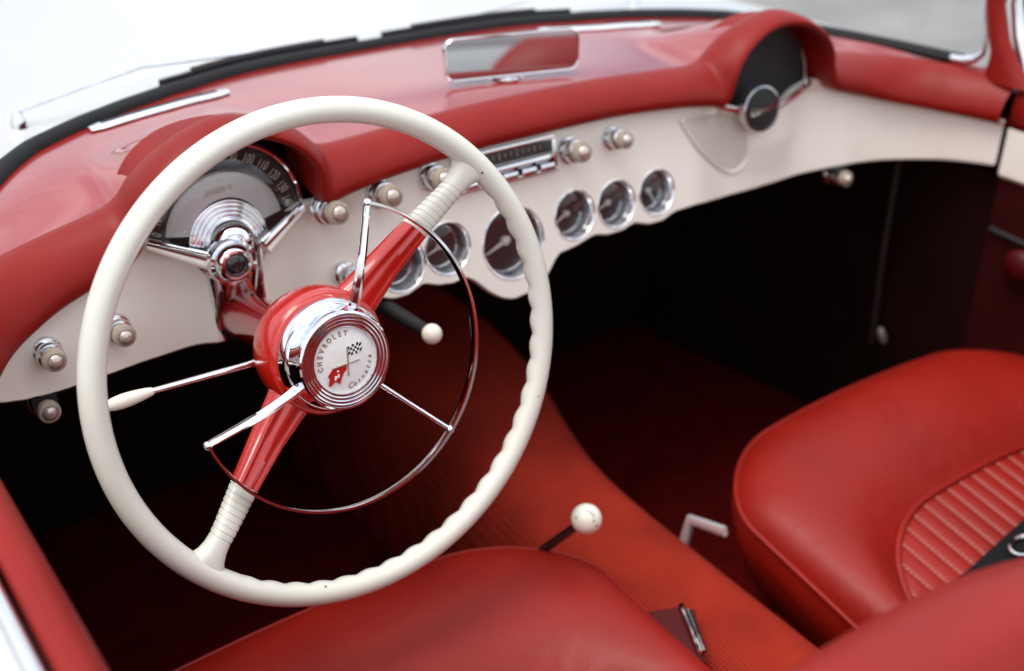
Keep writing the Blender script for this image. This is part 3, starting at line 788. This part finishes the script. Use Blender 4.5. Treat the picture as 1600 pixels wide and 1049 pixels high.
# bonnet and wings in one white shell that starts at the windscreen rubber
rows = []
As = np.concatenate([np.linspace(-.93, -.70, 16), np.linspace(-.69, .69, 60), np.linspace(.70, .93, 16)])
Gsym = spline(GN, 6)
for a in As:
    b = abs(a)
    y0 = float(np.interp(b, Gsym[:, 0], Gsym[:, 1])) if b <= .69 else .062
    zG = float(np.interp(b, Gsym[:, 0], Gsym[:, 2]))
    r = []
    for k in range(26):
        t = k/25; y = y0+.006+(2.3-y0)*t**1.4
        crown = float(np.interp(b, [0, .4, .62, .685, .70, .73, .77, .82, .87, .91, .93], [.075, .072, .062, .050, .0425, .034, .012, -.03, -.10, -.22, -.36]))
        z = crown-.05*max(0, y-.6)-.018*smooth01((.12-(y-y0))/.12)*(1 if b < .69 else 0)
        r.append((MID+a, y, z))
    rows.append(r)
link('bonnet', MB().loft(rows), WHITE_BODY, car, ang=60)
# windscreen rubber along its foot
P = [(x, y, z+.002) for x, y, z in FG[7:-7]]
link('windscreen_rubber', MB().tube(P, .0095, 12, sec=[(math.cos(t)*1.25, math.sin(t)*.85) for t in np.linspace(0, 2*math.pi, 13)[:-1]]), BLACK_RUB, car)
# chrome defroster outlets
def vent(pA, pB):
    P = [on_plane(*q, (0, 0, 1), .091) for q in (pA, pB)]
    v = MB(); A, B = P; d = (B-A); L = np.linalg.norm(d); d /= L; zc = lambda q: (q[0], q[1], cowl_z(q[0], q[1])+.0025)
    out = []
    pts = [zc(A+d*L*k/12) for k in range(13)]
    v.tube(pts, [.006]+[.0095]*11+[.006], 12, sec=[(math.cos(t)*1.0, math.sin(t)*.38) for t in np.linspace(0, 2*math.pi, 15)[:-1]])
    o = link('defroster_vent', v, CHROME, car)
    s_ = MB().tube([(p[0], p[1], p[2]+.0032) for p in pts[1:-1]], .003, 8, sec=[(math.cos(t), math.sin(t)*.35) for t in np.linspace(0, 2*math.pi, 9)[:-1]])
    link('slot', s_, BLACK, o)
vent((138, 198), (355, 143)); vent((840, 49), (1030, 38))
# footwells
SH = MB()
fl = -.58
link('floor', MB().box((MID, 0, fl-.01), (1.34, 1.6, .02)), CARPET_SHADED, car)
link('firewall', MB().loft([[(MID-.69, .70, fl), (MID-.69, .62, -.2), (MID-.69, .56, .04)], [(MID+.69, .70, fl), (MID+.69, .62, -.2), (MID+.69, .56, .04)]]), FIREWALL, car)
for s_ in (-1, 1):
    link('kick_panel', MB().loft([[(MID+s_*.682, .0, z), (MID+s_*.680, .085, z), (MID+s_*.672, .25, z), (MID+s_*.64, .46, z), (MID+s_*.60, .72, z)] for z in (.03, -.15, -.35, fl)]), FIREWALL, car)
    kp = link('pillar_strip', MB().tube([(MID+s_*.645, .205, -.10), (MID+s_*.645, .203, -.24), (MID+s_*.645, .195, -.40)], 0.0045, 8), STRIP, car)
link('sill_catch', MB().lathe([(.006, 0), (.006, .004), (.003, .007), (0, .0075)], frame((MID+.640, .175, -.375), (-.8, -.5, .3)) @ Matrix.Diagonal((1, 2.2, 1, 1)), 18), SILL, car)
# transmission tunnel
def tun_ring(y, xc, hw, top):
    out = []
    for k in range(25):
        p = math.pi*k/24; c, s = math.cos(p), math.sin(p)
        x = math.copysign(abs(c)**(.62), c)*hw; z = fl+(top-fl)*abs(s)**.62
        out.append((xc+x, y, z))
    return out
tn = [(-.75, .36, .105, -.40), (-.45, .36, .105, -.385), (-.20, .36, .102, -.375), (-.05, .36, .102, -.372), (.08, .362, .099, -.368), (.18, .366, .104, -.362), (.28, .378, .120, -.353), (.38, .392, .142, -.344), (.50, .40, .16, -.335), (.66, .40, .17, -.33)]
tns = spline([[q[0], q[1], q[2], q[3]] for q in tn], 5)
link('transmission_tunnel', MB().loft([tun_ring(*q) for q in tns]), CARPET, car, ang=60)
# edge binding of the carpet on the passenger side
Pb = []
for q in tns:
    if -.15 < q[0] < .45:
        r = tun_ring(*q); Pb.append((r[2][0]+.003, r[2][1], r[2][2]))
link('carpet_edge', MB().tube(Pb, .006, 8), BLACK, car)
# inside wall behind the seats keeps the cockpit closed
link('rear_bulkhead', MB().loft([[(MID+a_, y, z) for a_ in (-.66, -.3, 0, .3, .66)] for y, z in ((-.80, fl), (-.81, -.30), (-.825, -.12), (-.85, -.02), (-.89, .022))]), WHITE_BODY, car, ang=60)
link('rear_deck', MB().box((MID, -1.25, .0), (1.42, .76, .05), b=.01), WHITE_BODY, car)

for xc_ in (.005, .755):
    link('seat_riser', MB().box((xc_, -.27, -.52), (.40, .46, .12), b=.02), RED_DARK, car)
link('seat_valance', MB().loft([[(.545, y, -.43), (.515, y-.01, -.455), (.500, y-.015, -.50), (.495, y-.02, fl)] for y in (-.08, -.16, -.24, -.34, -.5)]), RED_SEAT, car)

# ------------------------------------------------------------------ windscreen
ws = thing('windscreen', 'curved windscreen with red inner pillars and chrome edge', 'windscreen', (MID, .5, .08))
TOPN = []
gl_r = []
for i in range(12, NP-12, 2):
    x, y, z = FG[i]; r = []
    b = abs(x-MID)
    for k in range(7):
        t = k/6; lean = .27*t*float(np.interp(b, [0, .5, .67], [1, .75, .18]))
        r.append((MID+(x-MID)*(1-.03*t), y-lean, z+.004+.38*t))
    gl_r.append(r)
link('glass', MB().loft(gl_r), GLASS, ws, ang=70)
link('header_frame', MB().tube([(r[-1][0], r[-1][1], r[-1][2]+.008) for r in gl_r], .013, 10), CHROME, ws)
for s_ in (-1, 1):
    def pp(a, y, z): return (MID+s_*a, y, z)
    prof = []
    for z, a, y, wd, dp in ((.044, .667, .070, .020, .055), (.054, .665, .076, .017, .044), (.066, .663, .082, .014, .032), (.080, .662, .087, .0125, .024), (.10, .662, .098, .012, .020), (.14, .662, .113, .0115, .018), (.22, .662, .112, .0115, .018), (.32, .659, .090, .012, .020), (.44, .652, .055, .013, .022)):
        prof.append([pp(a+wd*math.cos(t)*.9, y+dp*math.sin(t)*.75, z) for t in np.linspace(0, 2*math.pi, 19)[:-1]])
    link('pillar', MB().loft(prof, True, True, True), RED_PAD, ws)
    tr = MB().tube([pp(.656, .192, .060), pp(.658, .165, .058), pp(.659, .142, .059), pp(.660, .126, .064), pp(.662, .116, .074), pp(.662, .116, .095), pp(.662, .124, .12), pp(.662, .129, .16), pp(.660, .120, .30), pp(.655, .08, .44)], [.0034, .0052, .0062, .0062, .0042, .0030, .0026, .0026, .0026, .0026], 10)
    link('inner_trim', tr, CHROME, ws)
    oc = MB().tube([pp(.690, .062, .045), pp(.690, .072, .07), pp(.690, .088, .10), pp(.690, .102, .14), pp(.69, .104, .22), pp(.688, .085, .32), pp(.685, .05, .44)], [.011, .0105, .010, .0095, .009, .009, .009], 10)
    link('outer_trim', oc, CHROME, ws)
    link('weatherstrip', MB().tube([pp(.706, .058, .045), pp(.706, .068, .07), pp(.706, .084, .10), pp(.706, .097, .14), pp(.706, .098, .22), pp(.703, .078, .32), pp(.70, .042, .44)], .006, 8), BLACK_RUB, ws)

# ------------------------------------------------------------------ wipers, lying at the foot of the glass
def wiper(pA, pB, pivot, label, up_):
    A = on_plane(*pA, (0, 0, 1), .088); B = on_plane(*pB, (0, 0, 1), .088)
    n_ = 24; P = []
    for k in range(n_+1):
        t = k/n_; q = A*(1-t)+B*t
        b = abs(q[0]-MID); yg = float(np.interp(b, Gsym[:, 0], Gsym[:, 1])); zg = float(np.interp(b, Gsym[:, 0], Gsym[:, 2]))
        P.append((q[0], yg+.015, zg+.0035))
    w = thing('windscreen_wiper', label, 'wiper', P[n_//2], 'wipers resting at the foot of the windscreen')
    link('blade', MB().tube(P, .0055, 8, sec=[(-.7, -1.5), (.7, -1.5), (.9, .5), (.35, 1.8), (-.35, 1.8), (-.9, .5)]), BLACK_RUB, w)
    link('blade_holder', MB().tube([(p[0], p[1]+.003, p[2]+.008) for p in P[4:-4]], .004, 8), BLACK, w)
    V = on_plane(*pivot, (0, 0, 1), .07)
    mid = P[n_//2]
    link('arm', MB().tube([tuple(V+np.array([0, 0, .014])), tuple(V*.5+np.array(mid)*.5+np.array([0, .008, .026])), (mid[0], mid[1]+.004, mid[2]+.010)], .0017, 8), CHROME_B, w)
    link('pivot', MB().lathe([(.010, -.012), (.009, .003), (.007, .007), (.005, .013), (0, .015)], Matrix.Translation(V), 18), CHROME, w)
wiper((246, 134), (566, 72), (30, 195), 'wiper in front of the driver, left of the mirror', 0)
wiper((608, 66), (890, 24), (990, 6), 'wiper behind the mirror at the middle of the windscreen', 0)

# ------------------------------------------------------------------ rear-view mirror on the cowl
mc = np.array([.391, .300, .1285])
mir = thing('rear_view_mirror', 'chrome framed rear view mirror standing on the red cowl', 'mirror', (.391, .33, .095))
MM = frame(mc, Vector((-.228, -.970, .082)))
MM = MM @ Matrix.Rotation(R_(-1.5), 4, 'Z')
def rrect(w, h, r, n=6):
    o = []
    for cx_, cy_, a in ((w/2-r, h/2-r, 0), (-w/2+r, h/2-r, 90), (-w/2+r, -h/2+r, 180), (w/2-r, -h/2+r, 270)):
        for k in range(n+1): o.append((cx_+r*math.cos(R_(a+90*k/n)), cy_+r*math.sin(R_(a+90*k/n))))
    return o
def ringz(w, h, r, z): return [tuple(Vector((a, b, z))) for a, b in rrect(w, h, r)]
w_, h_ = .166, .048
shell = MB().loft([ringz(w_-.03, h_-.022, .010, -.020), ringz(w_-.012, h_-.008, .012, -.016), ringz(w_, h_, .012, -.006), ringz(w_, h_, .012, .001), ringz(w_-.002, h_-.002, .011, .0022), ringz(w_-.0042, h_-.0042, .010, .0018), ringz(w_-.0042, h_-.0042, .010, -.001)], True, True, False)
sh = link('shell', shell, CHROME, mir, MM)
link('mirror_glass', MB().loft([ringz(w_-.0040, h_-.0040, .010, .0008), ringz(w_*.5, h_*.5, .008, .0008), ringz(w_*.05, h_*.05, .001, .0008)], True, False, True), MIRROR, mir, MM)
zc_ = cowl_z(.392, .325)
st = MB().lathe([(.024, 0), (.022, .004), (.014, .007), (.0085, .012), (.0065, .022), (.0065, .040)], Matrix.Translation((.393, .322, zc_)), 24)
link('stem', st, CHROME, mir)

# ------------------------------------------------------------------ doors
def door(s_, label):
    d = thing('door', label, 'door', (MID+s_*.67, -.4, -.3), 'doors')
    def q(a, y, z): return (MID+s_*a, y, z)
    ys = [.0565, .054, .02, -.01, -.05, -.12, -.25, -.45, -.7, -.95, -1.05]
    prof = [(.668, -.012), (.661, -.010), (.6565, .000), (.6555, .014), (.658, .030), (.664, .043), (.671, .049), (.678, .0495), (.684, .047), (.685, .040)]
    R = []
    for i, y in enumerate(ys):
        sc = .72 if i == 0 else 1
        cz_, ca_ = .02, .67
        off = .028*smooth01((-y)/.5)          # the cap runs a little outward and then straight back
        R.append([q(ca_+(a-ca_)*sc+off*0, y, cz_+(z-cz_)*sc) for a, z in prof])
    link('cap', MB().loft(R, False, True, True), RED_PAD, d, ang=60)
    link('upper_panel', MB().loft([[q(.657, y, z+.0) for z in (-.010, -.03, -.055, -.075)] + [q(.664, y, -.082)] for y in ys[1:]]), WHITE_DASH, d)
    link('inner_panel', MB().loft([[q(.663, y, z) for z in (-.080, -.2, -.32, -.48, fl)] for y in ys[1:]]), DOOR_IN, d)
    link('outer_skin', MB().loft([[q(a, y, z) for a, z in ((.687, .030), (.690, .040), (.700, .0425), (.73, .034), (.77, .012), (.82, -.03), (.87, -.10), (.91, -.22), (.93, -.36), (.91, -.55))] for y in ys]), WHITE_BODY, d, ang=60)
    link('belt_moulding', MB().tube([q(.694, y, .0440) for y in ys], .0055, 10), CHROME, d)
    return d, q
dl_, q = door(-1, 'driver side door top, red cap beside a white outer skin')
dr_, q = door(1, 'passenger side door at the far end of the dashboard')
link('pull_handle', MB().ball((0, 0, 0), .03, 20, (.5, .9, .75)), MAROON, dr_, Matrix.Translation(q(.652, -.012, -.185)))
for yy, zz in ((.046, -.140), (.018, -.152)):
    link('screw', MB().lathe([(.0055, 0), (.005, .004), (0, .006)], frame(q(.664, yy, zz), (-1, 0, 0)), 14), CHROME, dr_)
link('pocket_edge', MB().tube([q(.661, .05, -.155), q(.661, -.1, -.165), q(.661, -.5, -.17)], .004, 8), BLACK, dr_)

# ------------------------------------------------------------------ seats
def outline(hw, y0, y1, rf, rb, n=14):
    """closed outline, front edge at y0 (positive), back at y1; rounded front corners rf, back rb"""
    o = []
    for cx_, cy_, r, a in ((hw-rf, y0-rf, rf, 0), (-hw+rf, y0-rf, rf, 90), (-hw+rb, y1+rb, rb, 180), (hw-rb, y1+rb, rb, 270)):
        for k in range(n+1): o.append(np.array([cx_+r*math.cos(R_(a+90*k/n)), cy_+r*math.sin(R_(a+90*k/n))]))
    # resample with extra points on the straights
    P = o+[o[0]]; out = []
    for A, B in zip(P[:-1], P[1:]):
        L = np.linalg.norm(B-A); m = max(1, int(L/.02))
        for k in range(m): out.append(A+(B-A)*k/m)
    return out
def front_arc(o):   # gentle bow of the front edge
    return [np.array([x, y-.16*(x/.245)**2*.16*smooth01((y+.2)/.2)]) for x, y in o]
OUT = front_arc(outline(.246, 0, -.50, .115, .06))
CEN = np.array([0, -.26])
TILT = .10
def zt(y): return TILT*y                 # the cushion falls towards the back
def ins_front(x):
    """front limit of the pleated insert at x"""
    hw, r, y0 = .196, .13, -.196
    x = abs(x)
    if x >= hw: return None
    if x <= hw-r: return y0-.02*(x/hw)**2
    return y0-.02*(x/hw)**2-(r-math.sqrt(max(0, r*r-(x-hw+r)**2)))
IC = np.array([0, -.37])
def ins_h(x, y): return .004+.004*max(0, 1-(x/.196)**2)+zt(y)
def top_z(x, y): return ins_h(x, y)
def _reach(p):
    d = p-IC; r = 0.
    for r in np.arange(.02, 1., .004):
        x, y = IC+d*r; f = ins_front(x)
        if f is None or y > f or y < -.488: break
    return IC+d*max(r-.002, .02)
INQ = [_reach(p) for p in OUT]
def cush_h(t):                           # height over the piping: 1 at the outer seam, 0 at the insert
    return float(np.interp(t, [0, .04, .13, .26, .42, .58, .72, .84, .93, .975, 1], [.003, .006, .017, .029, .036, .037, .033, .026, .016, .007, 0]))
def seat(label, name='bucket_seat'):
    st_ = thing(name, label, 'seat', (0, 0, 0), 'bucket seats')
    st_['_world'] = [0, 0, 0]
    R = []
    for s, z in ((.84, -.125), (.88, -.118), (.94, -.09), (.985, -.05), (1.008, -.025), (1.0, -.004)):
        R.append([(p[0]*s, CEN[1]+(p[1]-CEN[1])*s, z+zt(p[1])) for p in OUT])
    link('cushion_side', MB().loft(R, True, True, False), RED_SEAT, st_, ang=60)
    R = []
    for t in (1.0, .985, .965, .94, .90, .84, .76, .67, .57, .47, .37, .28, .20, .13, .07, .03, 0):
        R.append([tuple(np.append(q+(p-q)*t, cush_h(t)+zt((q+(p-q)*t)[1]))) for p, q in zip(OUT, INQ)])
    for k in (.85, .5, .03):
        R.append([tuple(np.append(IC+(q-IC)*k, ins_h(*(IC+(q-IC)*k)))) for q in INQ])
    link('cushion', MB().loft(R, True, False, True), RED_SEAT, st_, ang=60)
    link('piping', MB().tube([(p[0]*1.004, p[1]+.001, zt(p[1])+.0005) for p in OUT], .0024, 8, closed=True), RED_SEAT, st_)
    return st_
def add_insert(st_):
    PW = .0198
    n_ = 20
    x0 = -PW*n_/2
    stm = MB()
    for k in range(n_):
        xa_, xb_ = x0+PW*k, x0+PW*(k+1); pb_ = MB(); rows = []
        fa = [ins_front(min(max(xa_+(xb_-xa_)*j/8, -.1955), .1955)) for j in range(9)]
        for i in range(16):
            t = i/21; row = []
            for j in range(9):
                x = xa_+(xb_-xa_)*j/8; y = fa[j]+(-.484-fa[j])*t
                h = .0040*math.sqrt(max(0, 1-((j-4)/4.0)**2*.96))
                edge = smooth01(t/.03)
                row.append((x, y, top_z(x, y)+.0005+h*(.35+.65*edge)))
            rows.append(row)
        link('pleat', pb_.loft(rows), RED_SEAT, st_, ang=70)
        if k:
            # paired stitches along the seam
            y = ins_front(max(min(xa_, .1955), -.1955))-.002
            while y > -.475:
                z = top_z(xa_, y)+.0045
                stm.box((xa_-.0008, y-.0020, z-.001), (.0005, .0032, .0009)); stm.box((xa_+.0010, y-.0020, z-.001), (.0005, .0032, .0009))
                y -= .0056
    so_ = link('stitching', stm, THREAD, st_); so_['kind'] = 'stuff'
    P = []
    for x in np.linspace(-.1955, .1955, 60):
        y = ins_front(x)+.004; P.append((x, y, top_z(x, y)+.0035))
    P = [(-.200, -.485, top_z(-.196, -.485)+.0035), (-.200, -.40, top_z(-.196, -.40)+.0035)]+P+[(.200, -.40, top_z(.196, -.40)+.0035), (.200, -.485, top_z(.196, -.485)+.0035)]
    link('insert_piping', MB().tube(P, .0042, 8), RED_SEAT, st_)
def add_back(st_, lean=.16):
    R = []
    Zs = [-.10, 0, .10, .20, .28, .34, .375, .400, .415, .422]
    for z in Zs:
        t = max(0, (z-.28)/.142)
        w = .25*math.sqrt(max(.0, 1-.55*t**2.6)); dp = .058*math.sqrt(max(.02, 1-t**3*.98))
        yc = -.562-lean*z
        ring = []
        for k in range(44):
            p = 2*math.pi*k/44; c, s = math.cos(p), math.sin(p)
            ring.append((math.copysign(abs(c)**.55, c)*w, yc+math.copysign(abs(s)**.75, s)*dp-(.03*(c*c)), z))
        R.append(ring)
    link('backrest', MB().loft(R, True, True, True), RED_SEAT, st_, ang=70)
ds = seat('driver seat of red leather, its cushion front under the steering wheel'); add_insert(ds); add_back(ds)
ps = thing('bucket_seat', 'passenger seat of red leather with pleated, pale stitched cushion', 'seat', (0, 0, 0), 'bucket seats')
for ch in list(ds.children):
    c = ch.copy(); COL.objects.link(c); c.parent = ps
ds.location = (-.038, .080, -.331)
ps.location = (.770, .045, -.322); ps.rotation_euler.x = R_(5)
ds.scale = (1.28, 1, 1); ps.scale = (1.23, 1, 1)

# ------------------------------------------------------------------ small things in the cockpit
gs = thing('gear_lever', 'short gear lever with white ball knob on the tunnel', 'gear lever', (.232, .03, -.36))
K = np.array([.243, -.043, -.250])
link('stick', MB().tube([(.226, .045, -.372), (.234, .010, -.318), tuple(K)], [.006, .0052, .0046], 12), BLACK_GLOSS, gs)
link('ball_knob', MB().ball(tuple(K), .0162, 28), IVORY2, gs)
mk = MB()
to_cam = Vector(CAM)-Vector(K); MK = frame(K, to_cam)
for k, (a, b) in enumerate(((-.0088, .0052), (.0068, -.0105))):
    mk.ball(tuple(MK @ Vector((a, b, .0122))), .0010, 8)
for k, ch in enumerate('PNDLR'):
    V, F = text_mesh(ch, .0042, .0002, 0, .8)
    t = R_(62-26*k); r = .0072
    x, y = r*math.cos(t)*1.0+.0006, r*math.sin(t)
    zz = math.sqrt(.0164**2-x*x-y*y)
    nrm = Vector((x, y, zz)); Q = MK @ frame((x, y, zz), nrm) @ Matrix.Rotation(t-math.pi/2, 4, 'Z')
    mk.add([Q @ Vector(v) for v in V], F)
link('shift_marks', mk, BLACK, gs)

bl = thing('hand_lever', 'dark lever with white ball handle hanging under the dash', 'lever', (.16, .2, -.085))
b1 = on_plane(675, 522, (0, 1, 0), .10); b0_ = on_plane(600, 478, (0, 1, 0), .20)
link('rod', MB().tube([tuple(b0_+np.array([0, .05, .02])), tuple(b0_), tuple(b1)], [.010, .009, .006], 10), BLACK, bl)
link('ball_handle', MB().ball(tuple(b1), .0105, 24), IVORY2, bl)

sa = thing('seat_adjuster', 'bent chrome seat lever in front of the passenger seat', 'lever', (.46, .0, -.40))
h0, h1, h2 = (on_plane(*q_, (1, 0, 0), .452) for q_ in ((1065, 862), (1079, 812), (1133, 831)))
link('bar', MB().tube([tuple(h0), tuple(h0*.4+h1*.6), tuple(h1), tuple(h1*.6+h2*.4), tuple(h2)], .0046, 12, sec=[(-.55, -1.25), (.55, -1.25), (.75, -.9), (.75, .9), (.55, 1.25), (-.55, 1.25), (-.75, .9), (-.75, -.9)]), SATIN, sa)
link('mount', MB().box(tuple((h0+np.array([.012, -.01, -.035]))), (.02, .03, .05), b=.003), BLACK, sa)

# folded seat belt catch by the driver's cushion
bk = thing('belt_catch', 'dark red seat belt catch with chrome edges beside the driver cushion', 'seat belt', (.30, -.13, -.37))
zp = -.345
c = [on_plane(*q_, (0, 0, 1), zp) for q_ in ((1008, 957), (1064, 948), (1096, 1028), (1060, 1060))]
up3 = np.array([0, 0, .004])
link('webbing', MB().add([tuple(p) for p in c]+[tuple(p-up3*6) for p in c], [(0, 1, 2, 3), (4, 5, 6, 7), (0, 1, 5, 4), (1, 2, 6, 5), (2, 3, 7, 6), (3, 0, 4, 7)]), MAROON, bk)
d1 = c[2]-c[1]
link('chrome_edge', MB().tube([tuple(c[1]+up3*.5), tuple(c[1]+d1*.5+up3), tuple(c[1]+d1*.93+up3*.5)], .0030, 8), CHROME, bk)
e1_ = on_plane(1075, 953, (0, 0, 1), zp-.004); 
link('chrome_edge', MB().tube([tuple(e1_), tuple(e1_+d1*.82)], .0024, 8), CHROME, bk)
s3 = [on_plane(*q_, (0, 0, 1), zp-.008) for q_ in ((1076, 953), (1086, 953), (1102, 1030), (1092, 1042), (1086, 1035))]
link('side_plate', MB().add([tuple(p) for p in s3]+[tuple(p-up3*3) for p in s3], [(0, 1, 2, 3, 4)]+[(i, (i+1) % 5, 5+(i+1) % 5, 5+i) for i in range(5)]), MAROON, bk)
for q_ in ((1084, 1026), (1090, 1031)):
    link('rivet', MB().ball(tuple(on_plane(*q_, (0, 0, 1), zp-.006)), .0034, 12), CHROME_B, bk)

# black lap belt with its metal buckle on the passenger seat
lb = thing('lap_belt', 'black lap belt with metal buckle lying on the passenger seat', 'seat belt', (.72, -.3, -.33))
A, B = on_plane(1522, 920, (0, 0, 1), -.366), on_plane(1680, 778, (0, 0, 1), -.352)
d = (B-A); d[2] = 0; L = np.linalg.norm(d); d /= L; sd_ = np.array([-d[1], d[0], 0])
R = []
for k in range(15):
    t = k/14; p = A+(B-A)*t+np.array([0, 0, .004*math.sin(math.pi*t)+.002])
    R.append([p+sd_*.019+np.array([0, 0, 0]), p-sd_*.019, p-sd_*.019-np.array([0, 0, .002]), p+sd_*.019-np.array([0, 0, .002])])
link('webbing', MB().loft(R, True, True, True), BELT, lb)
bp_ = on_plane(1600, 856, (0, 0, 1), -.352)
link('buckle', MB().tube([tuple(bp_+d*.022*math.cos(t)+sd_*.013*math.sin(t)+np.array([0, 0, .003])) for t in np.linspace(0, 2*math.pi, 25)[:-1]], .0024, 8, closed=True), CHROME_B, lb)

for o in bpy.data.objects:
    if '_world' in o.keys(): del o['_world']
